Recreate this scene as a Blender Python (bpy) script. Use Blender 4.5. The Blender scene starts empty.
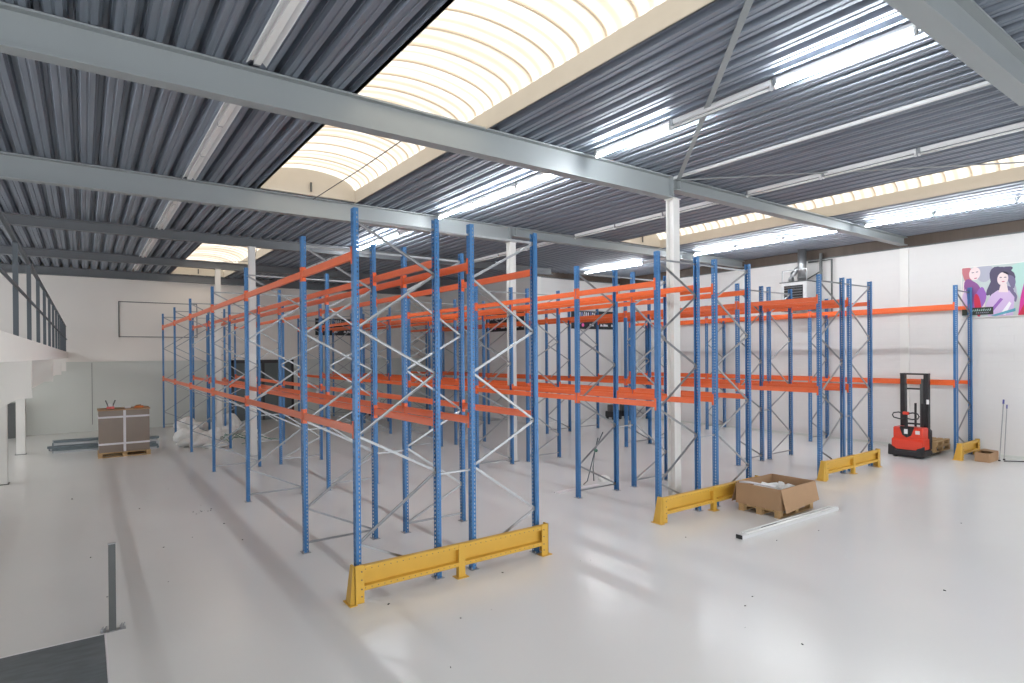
import bpy, bmesh, math, random
from mathutils import Vector, Matrix
random.seed(7)
C = bpy.context.scene.collection
S = bpy.context.scene
V = Vector

# ------------------------------------------------------------------ materials
def mat(name, col, rough=.5, metal=0., noise=0., nscale=6., bump=0., bscale=30., emit=None, estr=0., coat=0., rnoise=0., stretch=(1, 1, 1)):
    m = bpy.data.materials.new(name); m.use_nodes = True
    nt = m.node_tree; b = nt.nodes['Principled BSDF']
    b.inputs['Base Color'].default_value = (*col, 1); b.inputs['Roughness'].default_value = rough
    b.inputs['Metallic'].default_value = metal
    if coat: b.inputs['Coat Weight'].default_value = coat; b.inputs['Coat Roughness'].default_value = .12
    tc = nt.nodes.new('ShaderNodeTexCoord'); mp = nt.nodes.new('ShaderNodeMapping'); mp.inputs['Scale'].default_value = stretch
    nt.links.new(tc.outputs['Object'], mp.inputs['Vector'])
    if noise or rnoise:
        n = nt.nodes.new('ShaderNodeTexNoise'); n.inputs['Scale'].default_value = nscale; n.inputs['Detail'].default_value = 5
        nt.links.new(mp.outputs[0], n.inputs['Vector'])
        if noise:
            mx = nt.nodes.new('ShaderNodeMix'); mx.data_type = 'RGBA'
            mx.inputs[6].default_value = (*[c * (1 - noise) for c in col], 1); mx.inputs[7].default_value = (*[min(1, c * (1 + noise)) for c in col], 1)
            nt.links.new(n.outputs['Fac'], mx.inputs[0]); nt.links.new(mx.outputs[2], b.inputs['Base Color'])
        if rnoise:
            mr = nt.nodes.new('ShaderNodeMapRange'); mr.inputs['From Min'].default_value = .3; mr.inputs['From Max'].default_value = .7
            mr.inputs['To Min'].default_value = max(.02, rough - rnoise); mr.inputs['To Max'].default_value = rough + rnoise
            nt.links.new(n.outputs['Fac'], mr.inputs['Value']); nt.links.new(mr.outputs[0], b.inputs['Roughness'])
    if bump:
        n2 = nt.nodes.new('ShaderNodeTexNoise'); n2.inputs['Scale'].default_value = bscale; nt.links.new(mp.outputs[0], n2.inputs['Vector'])
        bp = nt.nodes.new('ShaderNodeBump'); bp.inputs['Strength'].default_value = bump; bp.inputs['Distance'].default_value = .01
        nt.links.new(n2.outputs['Fac'], bp.inputs['Height']); nt.links.new(bp.outputs[0], b.inputs['Normal'])
    if emit:
        b.inputs['Emission Color'].default_value = (*emit, 1); b.inputs['Emission Strength'].default_value = estr
    return m

M = {}
M['floor'] = mat('epoxy_floor', (.78, .78, .77), .22, 0, .05, .5, .006, 1.2)
M['white'] = mat('white_wall', (.80, .775, .735), .7, 0, .03, 1.2)
M['greywall'] = mat('grey_green_panel', (.62, .64, .60), .55, 0, .04, .8)
M['backwall'] = mat('cream_wall', (.80, .76, .71), .7, 0, .03, .8)
M['brown'] = mat('dark_brown_fascia', (.085, .062, .047), .6, 0, .35, 2, stretch=(1, 3, .3))
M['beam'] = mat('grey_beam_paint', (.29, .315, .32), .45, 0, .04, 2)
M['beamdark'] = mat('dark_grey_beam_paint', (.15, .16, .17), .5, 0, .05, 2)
M['column'] = mat('column_white_paint', (.74, .73, .70), .45, 0, .03, 3)
M['deck'] = mat('galvanised_deck', (.30, .335, .39), .54, .8, .30, 3, stretch=(9, .25, 9))
M['kerb'] = mat('cream_kerb', (.55, .51, .44), .6, 0, .06, 4)
M['blue'] = mat('blue_paint', (.045, .17, .385), .36, .1, .05, 6)
M['orange'] = mat('orange_paint', (.82, .135, .028), .30, 0, .06, 5)
M['galv'] = mat('galvanised_steel', (.36, .37, .38), .40, .8, .12, 20)
M['yellow'] = mat('yellow_paint', (.64, .375, .05), .42, 0, .06, 6)
M['black'] = mat('black_plastic', (.018, .018, .02), .45)
M['darkgrey'] = mat('dark_grey_steel', (.10, .105, .105), .45, .3, .1, 12)
M['railgrey'] = mat('railing_grey', (.075, .088, .10), .5)
M['red'] = mat('truck_red', (.75, .05, .018), .3, 0, coat=.4)
M['card'] = mat('cardboard', (.38, .235, .13), .8, 0, .08, 5)
M['cardin'] = mat('cardboard_inside', (.36, .215, .115), .85, 0, .08, 5)
M['cardwrap'] = mat('wrapped_cardboard', (.19, .135, .095), .35, 0, .12, 4, coat=.3)
M['wood'] = mat('pallet_wood', (.50, .33, .16), .75, 0, .2, 6, stretch=(1, 6, 6))
M['lightbody'] = mat('light_fitting_body', (.58, .58, .58), .45)
M['foam'] = mat('white_foam', (.82, .82, .80), .6, 0, .05, 6, .9, 14)
M['strap'] = mat('white_strap', (.72, .70, .72), .5)
M['whitemetal'] = mat('white_enamel', (.80, .80, .80), .4)
M['tubeoff'] = mat('unlit_tube', (.82, .82, .80), .25)
M['tube'] = mat('lit_tube', (.9, .9, .9), .3, emit=(.93, .97, 1.0), estr=75)
M['vinyl'] = mat('dark_vinyl', (.13, .15, .165), .5, 0, .4, 5, stretch=(1, 3, 1))
M['green'] = mat('green_strap', (.10, .22, .16), .6)
M['doordark'] = mat('grey_green_door', (.075, .095, .095), .4, .1, .2, 1.5)
M['amber'] = mat('orange_box', (.75, .22, .05), .6)

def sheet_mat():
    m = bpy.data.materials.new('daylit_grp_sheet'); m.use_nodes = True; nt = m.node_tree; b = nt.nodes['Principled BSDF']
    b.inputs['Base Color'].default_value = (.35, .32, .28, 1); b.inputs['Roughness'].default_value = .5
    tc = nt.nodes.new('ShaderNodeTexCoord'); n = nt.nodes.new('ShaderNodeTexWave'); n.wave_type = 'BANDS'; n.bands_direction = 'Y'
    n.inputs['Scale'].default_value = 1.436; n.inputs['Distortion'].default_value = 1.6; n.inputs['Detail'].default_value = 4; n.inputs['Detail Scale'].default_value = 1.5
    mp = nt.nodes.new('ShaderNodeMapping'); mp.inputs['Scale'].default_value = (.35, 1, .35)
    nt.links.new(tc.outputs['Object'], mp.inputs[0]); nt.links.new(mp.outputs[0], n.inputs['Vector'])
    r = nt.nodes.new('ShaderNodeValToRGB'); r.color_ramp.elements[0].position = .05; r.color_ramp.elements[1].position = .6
    r.color_ramp.elements[0].color = (.42, .35, .26, 1); r.color_ramp.elements[1].color = (.72, .66, .57, 1)  # tan and cream bands paint the corrugation's light and shade into the emission
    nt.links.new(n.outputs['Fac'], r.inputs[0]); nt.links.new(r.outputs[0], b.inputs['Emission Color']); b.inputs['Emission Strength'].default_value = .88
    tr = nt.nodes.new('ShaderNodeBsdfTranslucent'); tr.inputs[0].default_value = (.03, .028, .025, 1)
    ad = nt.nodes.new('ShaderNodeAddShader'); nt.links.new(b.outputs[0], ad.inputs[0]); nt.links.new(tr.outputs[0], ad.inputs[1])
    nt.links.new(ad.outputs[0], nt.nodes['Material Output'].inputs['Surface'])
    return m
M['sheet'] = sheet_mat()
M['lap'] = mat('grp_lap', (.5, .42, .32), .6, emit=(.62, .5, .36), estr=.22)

def block_mat():
    m = mat('painted_blockwork', (.70, .685, .67), .6, 0, .03, 1.2); nt = m.node_tree; b = nt.nodes['Principled BSDF']
    tc = nt.nodes.new('ShaderNodeTexCoord'); mp = nt.nodes.new('ShaderNodeMapping'); mp.inputs['Rotation'].default_value = (math.pi/2, 0, math.pi/2)
    br = nt.nodes.new('ShaderNodeTexBrick'); br.inputs['Scale'].default_value = 1.0; br.inputs['Brick Width'].default_value = .6; br.inputs['Row Height'].default_value = .22
    br.inputs['Mortar Size'].default_value = .008; br.inputs['Mortar Smooth'].default_value = .6
    sx = nt.nodes.new('ShaderNodeSeparateXYZ'); cx = nt.nodes.new('ShaderNodeCombineXYZ'); ad = nt.nodes.new('ShaderNodeMath')
    nt.links.new(tc.outputs['Object'], sx.inputs[0]); nt.links.new(sx.outputs[0], ad.inputs[0]); nt.links.new(sx.outputs[1], ad.inputs[1])
    nt.links.new(ad.outputs[0], cx.inputs[0]); nt.links.new(sx.outputs[2], cx.inputs[1]); nt.links.new(cx.outputs[0], br.inputs['Vector'])
    bp = nt.nodes.new('ShaderNodeBump'); bp.inputs['Strength'].default_value = .35; bp.inputs['Distance'].default_value = .01; bp.invert = True
    nt.links.new(br.outputs['Fac'], bp.inputs['Height']); nt.links.new(bp.outputs[0], b.inputs['Normal'])
    return m
M['block'] = block_mat()
def flat(name, c, r=.6): 
    if name not in M: M[name] = mat(name, c, r)
    return M[name]

# ------------------------------------------------------------------ mesh builder
class MB:
    def __init__(s): s.v = []; s.f = []
    def add(s, vs, fs):
        o = len(s.v); s.v += [tuple(v) for v in vs]; s.f += [tuple(i + o for i in f) for f in fs]; return s
    def box(s, x0, x1, y0, y1, z0, z1):
        if x0 > x1: x0, x1 = x1, x0
        if y0 > y1: y0, y1 = y1, y0
        if z0 > z1: z0, z1 = z1, z0
        return s.add([(x0,y0,z0),(x1,y0,z0),(x1,y1,z0),(x0,y1,z0),(x0,y0,z1),(x1,y0,z1),(x1,y1,z1),(x0,y1,z1)],
                     [(0,3,2,1),(4,5,6,7),(0,1,5,4),(1,2,6,5),(2,3,7,6),(3,0,4,7)])
    def sweep(s, prof, p, q, up=(0,0,1), cap=True):
        """closed 2D profile (a along side, b along up) from p to q"""
        p, q = V(p), V(q); d = (q - p).normalized(); u = V(up); u = (u - d * u.dot(d)).normalized(); r = d.cross(u)
        n = len(prof)
        vs = [p + r*a + u*b for a, b in prof] + [q + r*a + u*b for a, b in prof]
        fs = [(i, (i+1) % n, (i+1) % n + n, i + n) for i in range(n)]
        if cap: fs += [tuple(range(n-1, -1, -1)), tuple(range(n, 2*n))]
        return s.add(vs, fs)
    def bar(s, p, q, w, h, up=(0,0,1)):
        return s.sweep([(-w/2,-h/2),(w/2,-h/2),(w/2,h/2),(-w/2,h/2)], p, q, up)
    def tube(s, pts, r, n=8, closed=False):
        pts = [V(p) for p in pts]; rings = []; up = V((0,0,1))
        for i, p in enumerate(pts):
            a = pts[i-1] if (i or closed) else p; b = pts[(i+1) % len(pts)] if (i < len(pts)-1 or closed) else p
            d = (b - a).normalized(); ref = up if abs(d.dot(up)) < .95 else V((1,0,0))
            x = d.cross(ref).normalized(); y = x.cross(d)
            rr = r[i] if isinstance(r, (list, tuple)) else r
            rings.append([p + (x*math.cos(t*2*math.pi/n) + y*math.sin(t*2*math.pi/n))*rr for t in range(n)])
        vs = [v for g in rings for v in g]; fs = []; m = len(pts)
        for i in range(m if closed else m-1):
            j = (i+1) % m
            for t in range(n): fs.append((i*n+t, i*n+(t+1) % n, j*n+(t+1) % n, j*n+t))
        if not closed: fs += [tuple(range(n-1,-1,-1)), tuple((m-1)*n+t for t in range(n))]
        return s.add(vs, fs)
    def poly(s, pts, t=.003, nrm=(1,0,0)):
        """thin solid plate from a planar outline"""
        k = V(nrm)*t; n = len(pts); a = [V(p) for p in pts]
        return s.add(a + [p + k for p in a], [tuple(range(n)), tuple(range(2*n-1, n-1, -1))] + [((i+1) % n, i, i+n, (i+1) % n + n) for i in range(n)])
    def mesh(s, name, m, bevel=0, smooth=False, seg=2):
        me = bpy.data.meshes.new(name); me.from_pydata(s.v, [], s.f)
        bm = bmesh.new(); bm.from_mesh(me); bmesh.ops.recalc_face_normals(bm, faces=bm.faces)
        if bevel: bmesh.ops.bevel(bm, geom=bm.edges[:], offset=bevel, segments=seg, affect='EDGES', clamp_overlap=True)
        bm.to_mesh(me); bm.free()
        me.materials.append(M[m] if isinstance(m, str) else m)
        if smooth: me.shade_smooth()
        return me
    def build(s, name, m, parent=None, bevel=0, smooth=False, seg=2, **kw):
        return link(name, s.mesh(name, m, bevel, smooth, seg), parent, **kw)

def link(name, me, parent=None, loc=None, rz=0., rot=None):
    o = bpy.data.objects.new(name, me); C.objects.link(o)
    if parent: o.parent = parent
    if loc is not None: o.location = loc
    if rot is not None: o.rotation_euler = rot
    elif rz: o.rotation_euler = (0, 0, rz)
    return o
def tag(o, label, cat=None, group=None, kind=None):
    o['label'] = label
    if cat: o['category'] = cat
    if group: o['group'] = group
    if kind: o['kind'] = kind
    return o
def thing(name, label, cat, loc=(0,0,0), rz=0., group=None):
    return tag(link(name, None, None, loc, rz), label, cat, group)
def struct(o, label=None):
    o['kind'] = 'structure'
    if label: o['label'] = label
    return o

# ------------------------------------------------------------------ camera
f, th, cx, cy, pi_, ro = 592.6253, .6257, 511.7752, 355.9399, -.0034, -.0079
F = V((math.sin(th)*math.cos(pi_), math.cos(th)*math.cos(pi_), math.sin(pi_)))
R0 = V((math.cos(th), -math.sin(th), 0)); U0 = R0.cross(F)
R = R0*math.cos(ro) + U0*math.sin(ro); U = -R0*math.sin(ro) + U0*math.cos(ro)
cd = bpy.data.cameras.new('camera'); cam = bpy.data.objects.new('camera', cd); C.objects.link(cam)
mw = Matrix((R, U, -F)).transposed().to_4x4(); mw.translation = (0, 0, 2.7); cam.matrix_world = mw
cd.sensor_width = 36; cd.lens = f/1024*36; cd.shift_x = (512 - cx)/1024; cd.shift_y = (cy - 341.5)/1024; cd.clip_start = .05
S.camera = cam

# ------------------------------------------------------------------ the hall
XL, XR, YB, YC, XC = -6.5, 18.77, 26.45, 17.95, 14.1
YF = -4.0
ZD = 5.89
BY = [2.0, 7.05, 12.1, 17.1, 22.1, 26.3]
SX = [(2.75, 4.62), (12.48, 14.2)]
fl = MB().box(XL-.3, XR+.3, YF-6, YB+.3, -.2, 0)
struct(fl.build('floor', 'floor'), 'light grey glossy epoxy warehouse floor')
struct(MB().box(XR, XR+.25, YF, YC+.25, 0, 6.4).build('wall_right', 'block'), 'white painted blockwork wall on the right')
struct(MB().box(XC, XR+.0, YC, YC+.25, 0, 6.3).build('wall_back_right', 'block'), 'white painted wall of the room block in the far corner')
struct(MB().box(XC, XC+.25, YC+.25, YB, 0, 6.3).build('wall_corner_side', 'block'), 'side wall of the room block in the far corner')
struct(MB().box(XL, XC, YB, YB+.25, 2.84, 6.3).build('wall_back', 'backwall'), 'cream upper part of the far wall')
wl = MB().box(XL, 4.9, YB, YB+.25, 0, 2.54).box(7.4, XC, YB, YB+.25, 0, 2.54)
struct(wl.build('wall_back_lower', 'greywall'), 'grey green panelled lower part of the far wall')
struct(MB().box(XL-.25, XL, YF, 15, 0, 3.3).box(XL-.25, XL, 15, 25, 2.5, 3.3).box(XL-.25, XL, 25, YB, 0, 3.3).box(XL-.25, XL, YF, YB, 5.5, 6.3).box(XL-.25, XL, 6.8, 7.2, 3.3, 5.5).box(XL-.25, XL, 16.8, 17.2, 3.3, 5.5).build('wall_left', 'white'), 'unseen pale side wall behind the mezzanine, with openings added for light')  # high band and low gap are unseen openings, added to brighten the left
struct(MB().box(XL-.25, XR+.25, YF-.25, YF, 3.6, 6.4).build('wall_front', 'white'), 'unseen upper wall behind the camera, left open below to let in light')  # unseen wall, added to cut high front light; open below as fill
struct(MB().box(XL, XC, YB-.09, YB+.25, 2.54, 2.84).build('trim_1', 'backwall'), 'cream ledge between the two parts of the far wall')
struct(MB().box(.235, .25, YB-.006, YB, .25, 2.5).build('trim_2', 'darkgrey'), 'dark vertical joint in the grey far wall')
# brown fascia + thin rail under it
struct(MB().box(XR-.03, XR+.0, YF, YC, 5.62, 6.05).build('trim_3', 'brown'), 'dark brown fascia at the top of the right wall')
struct(MB().box(XR-.05, XR+.0, YF, YC, 5.585, 5.615).build('trim_4', 'darkgrey'))
struct(MB().box(XC, XR-.03, YC-.03, YC, 5.70, 6.1).build('trim_5', 'brown'), 'dark brown fascia above the far corner wall')
struct(MB().box(XC, XR-.05, YC-.05, YC, 5.66, 5.69).build('trim_6', 'darkgrey'))
for k, y in enumerate([-3, 2.0, 7.05, 12.1, 17.1]):
    struct(MB().box(XR-.035, XR, y-.11, y+.11, 0, 5.585).build('trim_%d' % (7+k), 'column'), 'shallow white pilaster on the right wall')
struct(MB().box(XC+.0, XC+.22, YC-.1, YC, 0, 5.66).build('trim_12', 'column'), 'white pilaster at the corner of the far room block')
# skirting of right wall
struct(MB().box(XR-.012, XR, YF, YC, 0, .07).build('baseboard_right', 'greywall'))
# wide dark door in the far wall
d = MB().box(4.9, 5.0, YB-.02, YB+.15, 0, 2.54).box(7.3, 7.4, YB-.02, YB+.15, 0, 2.54).box(4.9, 7.4, YB-.02, YB+.15, 2.40, 2.54).box(6.1, 6.2, YB-.01, YB+.15, 0, 2.42)
dr = struct(d.build('door_1', 'black'), 'wide black framed dark double door in the far wall')
MB().box(5.0, 6.1, YB+.03, YB+.08, -.01, 2.42).build('door_panel', 'doordark', dr)
MB().box(6.2, 7.3, YB+.03, YB+.08, -.01, 2.42).build('door_panel', 'doordark', dr)

# ---- trapezoidal roof deck
def deck_profile(x0, x1):
    P = .268; pts = []; n0 = math.floor(x0/P); x = n0*P
    rel = [(0, 0), (.055, 0), (.062, .012), (.076, .012), (.083, 0), (.138, 0), (.160, .06), (.168, .06), (.182, .135), (.224, .135), (.238, .06), (.246, .06)]
    for k in range(n0, math.ceil(x1/P)+1):
        for a, z in rel: pts.append((k*P+a, z))
    out = []
    for i in range(len(pts)-1):
        (a, za), (b, zb) = pts[i], pts[i+1]
        if b <= x0 or a >= x1: continue
        if a < x0: t = (x0-a)/(b-a); out.append((x0, za+t*(zb-za)))
        elif not out: out.append((a, za))
        if b > x1: t = (x1-a)/(b-a); out.append((x1, za+t*(zb-za)))
        else: out.append((b, zb))
    return out
def deck(mb, x0, x1, y0, y1):
    pr = deck_profile(x0, x1); n = len(pr)
    mb.add([(x, y0, ZD+z) for x, z in pr] + [(x, y1, ZD+z) for x, z in pr], [(i, i+1, i+1+n, i+n) for i in range(n-1)])
dk = MB()
deck(dk, XL, 2.75, YF, YB); deck(dk, 4.62, 12.48, YF, YB); deck(dk, 14.2, XR+.2, YF, YC+.2)
deck(dk, 2.75, 4.62, BY[2]-.14, BY[3]+.13); deck(dk, 2.75, 4.62, YF, -3.15); deck(dk, 2.75, 4.62, BY[5]-.11, YB)
deck(dk, 12.48, 14.2, BY[2]-.14, YB); deck(dk, 12.48, 14.2, YF, -3.15)
ceil = struct(dk.build('ceiling', 'deck'), 'galvanised trapezoidal steel roof deck')

# ---- roof beams, columns
def ibeam(mb, x0, x1, y, zb, zt, w=.19, t=.022):
    mb.box(x0, x1, y-w/2, y+w/2, zb, zb+t).box(x0, x1, y-w/2, y+w/2, zt-t, zt).box(x0, x1, y-.006, y+.006, zb+t, zt-t)
labels = ['nearest grey roof beam crossing the top right corner', 'second grey roof beam, long and deep, above the front of the racks', 'third grey roof beam, above the middle of the racks',
          'fourth, slimmer dark grey roof beam', 'fifth, slimmer dark grey roof beam', 'last dark grey roof beam against the far wall']
for i, y in enumerate(BY):
    m = MB()
    if i < 3:
        ibeam(m, XL, 8.76, y, 5.50, 5.885); ibeam(m, 8.76, XR-.03, y, 5.655, 5.885)
        for x in (8.66, 8.86): m.box(x-.005, x+.005, y-.09, y+.09, 5.52 if x < 8.76 else 5.68, 5.87)
    else:
        ibeam(m, XL, (XC if i > 3 else XC+.1), y, 5.645 if i < 5 else 5.60, 5.885)
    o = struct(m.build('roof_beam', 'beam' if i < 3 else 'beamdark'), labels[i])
m = MB().box(18.3, XR-.0, BY[1]-.07, BY[1]+.07, 5.585, 5.655)
def column(x, y, w, top, label):
    m = MB(); h = w/2
    m.box(x-h, x+h, y-h, y-h+.014, 0, top).box(x-h, x+h, y+h-.014, y+h, 0, top).box(x-.006, x+.006, y-h+.014, y+h-.014, 0, top)
    o = struct(m.build('steel_column', 'column'), label)
    MB().box(x-h-.04, x+h+.04, y-h-.04, y+h+.04, 0, .015).build('base_plate', 'galv', o)
    MB().box(x-h-.02, x+h+.02, y-h-.02, y+h+.02, top-.012, top).build('cap_plate', 'column', o)
XA = 8.745
for y, t, l in [(7.05, 5.50, 'white steel column between the backs of the second rack, nearest'), (12.1, 5.50, 'white steel column between the backs of the second rack, second from the camera')]:
    column(XA, y, .17, t, l)
column(3.705, 17.1, .155, 5.645, 'white steel column between the backs of the left rack, nearer'); column(3.705, 22.1, .155, 5.645, 'white steel column between the backs of the left rack, farther')

# ---- wind bracing
def brace(pts, w, label, name='roof_brace'):
    m = MB()
    for a, b in zip(pts, pts[1:]): m.bar(a, b, w, .012)
    tag(m.build(name, 'beam'), label, 'roof brace', 'flat steel wind braces under the roof')
brace([(8.80, 7.1-.14, 5.84), (4.0, 2.2, 5.84)], .07, 'flat steel brace running from the near column up to the top edge of the photo')
brace([(8.84, 6.94, 5.84), (13.6, 2.2, 5.84)], .05, 'flat steel brace running right from the near column towards the right edge')
tag(MB().tube([(3.77, 12.0, 5.84), (3.78, 9.5, 5.81), (3.80, 7.15, 5.84)], .009, 6).build('tie_rod', 'darkgrey'), 'thin dark rod crossing under the large skylight between two beams', 'rod')
tag(MB().tube([(3.9, 17.3, 5.70), (4.2, 19.0, 5.62), (4.3, 20.5, 5.75), (3.2, 21.9, 5.8)], .008, 6).build('hanging_cable', 'darkgrey'), 'thin grey cable sagging under the far skylight', 'cable')
tag(MB().bar((8.69, 7.2, 5.86), (8.69, 2.1, 5.86), .05, .04).box(8.66, 8.72, -3.0, 2.0, 5.84, 5.88).build('conduit', 'whitemetal'), 'thin pale conduit running along the roof deck from the near column', 'conduit')

# ---- barrel skylights
def skylight(x0, x1, y0, y1, label):
    root = thing('barrel_skylight', label, 'skylight', ((x0+x1)/2, (y0+y1)/2, ZD), 0, 'barrel vault skylights in the roof')
    ox, oy = (x0+x1)/2, (y0+y1)/2; w = (x1-x0)/2; l = (y1-y0)/2; zk = .25
    def kerb(mb): return mb.build('kerb', 'kerb', root, bevel=.006)
    kerb(MB().box(-w-.07, -w-.005, -l, l, .0, zk)); kerb(MB().box(w+.005, w+.07, -l, l, .0, zk).box(w-.01, w+.005, -l, l, -.03, zk-.02))
    kerb(MB().box(-w, w, l-.06, l, -.0, zk).box(-w, w, l-.085, l-.06, -.0, .05)); kerb(MB().box(-w, w, -l, -l+.06, -.0, zk))
    # vault
    na = 20; rise = .30; ny = int(2*l/.0625); vs = []
    for j in range(ny+1):
        y = -l + 2*l*j/ny; d = .014*math.cos(j*math.pi/2)
        for i in range(na+1):
            t = math.pi*i/na; vs.append((-(w+d)*math.cos(t)*.99, y, zk - .02 + (rise+d)*math.sin(t)))
    n = na+1
    sh = MB().add(vs, [(j*n+i, j*n+i+1, (j+1)*n+i+1, (j+1)*n+i) for j in range(ny) for i in range(na)])
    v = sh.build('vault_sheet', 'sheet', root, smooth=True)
    k = int(2*l/.4375)
    for q in range(1, k+1):
        y = -l + q*.4375 - .1
        if y > l-.05: break
        st = MB(); ring = []
        for i in range(na+1):
            t = math.pi*i/na
            for dy in (-.014, .014):
                ring.append((-(w-.018)*math.cos(t), y+dy, zk-.02+(rise-.02)*math.sin(t)))
                ring.append((-(w-.030)*math.cos(t), y+dy, zk-.02+(rise-.034)*math.sin(t)))
        fs = []
        for i in range(na):
            a = i*4; b = a+4
            fs += [(a+1, a+3, b+3, b+1), (a, a+1, b+1, b), (a+3, a+2, b+2, b+3), (a+2, a, b, b+2)]
        st.add(ring, fs).build('lap_strip', 'lap', root, smooth=False)
    for s in (-1, 1):
        pts = [(-w*.98*math.cos(math.pi*i/na), s*(l-.03), zk-.02+(rise-.0)*math.sin(math.pi*i/na)) for i in range(na+1)]
        MB().poly(pts, .02, (0, s, 0)).build('gable_end', 'kerb', root)
    g = MB().tube([(0, l-.12, .24), (0, l-.12, .06)], .022, 8).build('window_opener', 'darkgrey', root)
    return root
sp = [(-3.2, BY[2]-.13), (BY[3]+.12, BY[5]-.1)]
skylight(*SX[0], *sp[0], 'large cream daylit barrel skylight at the top centre, crossing the long deep beam')
skylight(*SX[0], *sp[1], 'far left barrel skylight near the far wall, beyond the fourth beam')
skylight(*SX[1], *sp[0], 'long barrel skylight at the upper right, seen as a thin bright band')
# ---- fluorescent battens
TL = 1.46
def tube_shape(lit):
    return MB().tube([(0, .03, -.028), (0, TL-.03, -.028)], .017, 10).mesh('tube', 'tube' if lit else 'tubeoff', smooth=True)
tube_lit, tube_off = tube_shape(True), tube_shape(False)
body_me = MB().sweep([(-.03, 0), (-.018, -.03), (.018, -.03), (.03, 0), (.03, .03), (-.03, .03)], (0, 0, .035), (0, TL, .035)).mesh('batten_body', 'whitemetal')
cap_me = MB().box(-.022, .022, 0, .03, -.052, .02).mesh('lamp_holder', 'whitemetal', bevel=.004)
clip_me = MB().box(-.035, .035, -.02, .02, -.02, .075).mesh('joint_clip', 'galv', bevel=.004)
def batten(x, y, lit, label, group):
    r = thing('fluorescent_batten', label, 'ceiling light', (x, y, 5.80), 0, group)
    link('batten_body', body_me, r); link('tube', tube_lit if lit else tube_off, r)
    link('lamp_holder', cap_me, r); link('lamp_holder', cap_me, r, (0, TL-.03, 0)); link('joint_clip', clip_me, r, (0, TL-.02, 0))
bayname = ['between the first and second roof beams', 'between the second and third roof beams', 'between the third and fourth roof beams', 'between the fourth and fifth roof beams', 'beyond the fifth roof beam']
nth = ['nearest', 'middle', 'farthest']
def row(x, spec, rowname, group):
    for bi, s in enumerate(spec):
        for k, ch in enumerate(s):
            if ch == '.': continue
            lit = ch == '1'
            lab = '%s %s batten of three %s, in the row %s' % (nth[k], 'lit' if lit else 'unlit', bayname[bi], rowname)
            if len(lab.split()) > 16: lab = '%s %s batten %s, row %s' % (nth[k], 'lit' if lit else 'unlit', bayname[bi], rowname)
            batten(x, BY[bi] + .33 + 1.48*k, lit, lab, group)
row(6.53, ['101', '111', '011', '000'], 'over the second rack', 'fluorescent battens in the row over the second rack')
row(15.65, ['111', '111', '011'], 'near the right wall', 'fluorescent battens in the row near the right wall')
row(10.62, ['000', '000', '000'], 'between the lit rows', 'unlit fluorescent battens between the two lit rows')
# reflector fittings on the left
refl = MB().sweep([(-.105, .0), (-.10, -.012), (-.06, .03), (-.035, .03), (-.03, -.01), (.03, -.01), (.035, .03), (.06, .03), (.10, -.012), (.105, .0), (.07, .06), (-.07, .06)], (0, 0, 0), (0, TL, 0)).mesh('reflector', 'whitemetal')
tray = MB().sweep([(-.035, -.005), (.035, -.005), (.035, .0), (-.035, .0)], (0, 0, 0), (0, TL, 0)).mesh('cover_strip', 'tubeoff')
for bi in range(5):
    for k in range(3 if bi < 4 else 2):
        if bi == 0 and k == 0: continue
        lab = '%s white twin reflector fitting %s, on the left' % (nth[k], bayname[bi])
        r = thing('reflector_light', lab, 'ceiling light', (1.53, BY[bi]+.33+1.48*k, 5.83), 0, 'unlit white reflector fittings in the left row')
        link('reflector', refl, r); link('cover_strip', tray, r, (0, 0, -.012)); link('joint_clip', clip_me, r, (0, TL-.02, 0))

# ------------------------------------------------------------------ pallet racks
HT = 4.33; WX, WY = .055, .085
def post_mesh():
    m = MB(); P = .05; n = int(HT/P); zs = [0]
    for k in range(n): zs += [k*P+.012, k*P+.038]
    zs.append(HT)
    def strip(fn, cols, holes):
        vs = [fn(c, z) for z in zs for c in cols]; w = len(cols); fs = []
        for j in range(len(zs)-1):
            for i in range(w-1):
                if (j % 2 == 1) and i in holes: continue
                fs.append((j*w+i, j*w+i+1, (j+1)*w+i+1, (j+1)*w+i))
        m.add(vs, fs)
    hx, hy = WX/2, WY/2
    strip(lambda c, z: (-hx, c, z), [-hy, -.028, -.014, .014, .028, hy], (1, 3))
    for s in (-1, 1):
        strip(lambda c, z: (c, s*hy, z), [-hx, .004, .016, hx], (1,))
        strip(lambda c, z: (hx, s*c, z), [hy, hy-.018], ())
    me = bpy.data.meshes.new('post'); me.from_pydata(m.v, [], m.f)
    bm = bmesh.new(); bm.from_mesh(me); bmesh.ops.remove_doubles(bm, verts=bm.verts, dist=.0001); bmesh.ops.recalc_face_normals(bm, faces=bm.faces)
    bm.to_mesh(me); bm.free()
    o = bpy.data.objects.new('tmp', me); C.objects.link(o); md = o.modifiers.new('s', 'SOLIDIFY'); md.thickness = .0025; md.offset = 0
    dg = bpy.context.evaluated_depsgraph_get(); dg.update(); out = bpy.data.meshes.new_from_object(o.evaluated_get(dg)); bpy.data.objects.remove(o)
    out.name = 'post'; out.materials.clear(); out.materials.append(M['blue']); return out
POST = post_mesh()
foot = MB().box(-.055, .055, -.07, .07, 0, .006)
foot.tube([(.042, .05, .006), (.042, .05, .03)], .009, 6).tube([(-.042, -.05, .006), (-.042, -.05, .03)], .009, 6)
FOOT = foot.mesh('foot_plate', 'galv')
PN = [.60, 1.80, 3.0, 4.19]; QN = [.13, 1.29, 2.47, 3.66]
cprof = [(-.014, -.011), (.014, -.011), (.014, .011), (.011, .011), (.011, -.008), (-.011, -.008), (-.011, .011), (-.014, .011)]
FD = 1.01
def bracemesh(a, b): return MB().sweep(cprof, a, b, (0, -1, 0)).mesh('brace', 'galv')
segs = []
q = lambda h: (FD-.01, 0, h)
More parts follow.
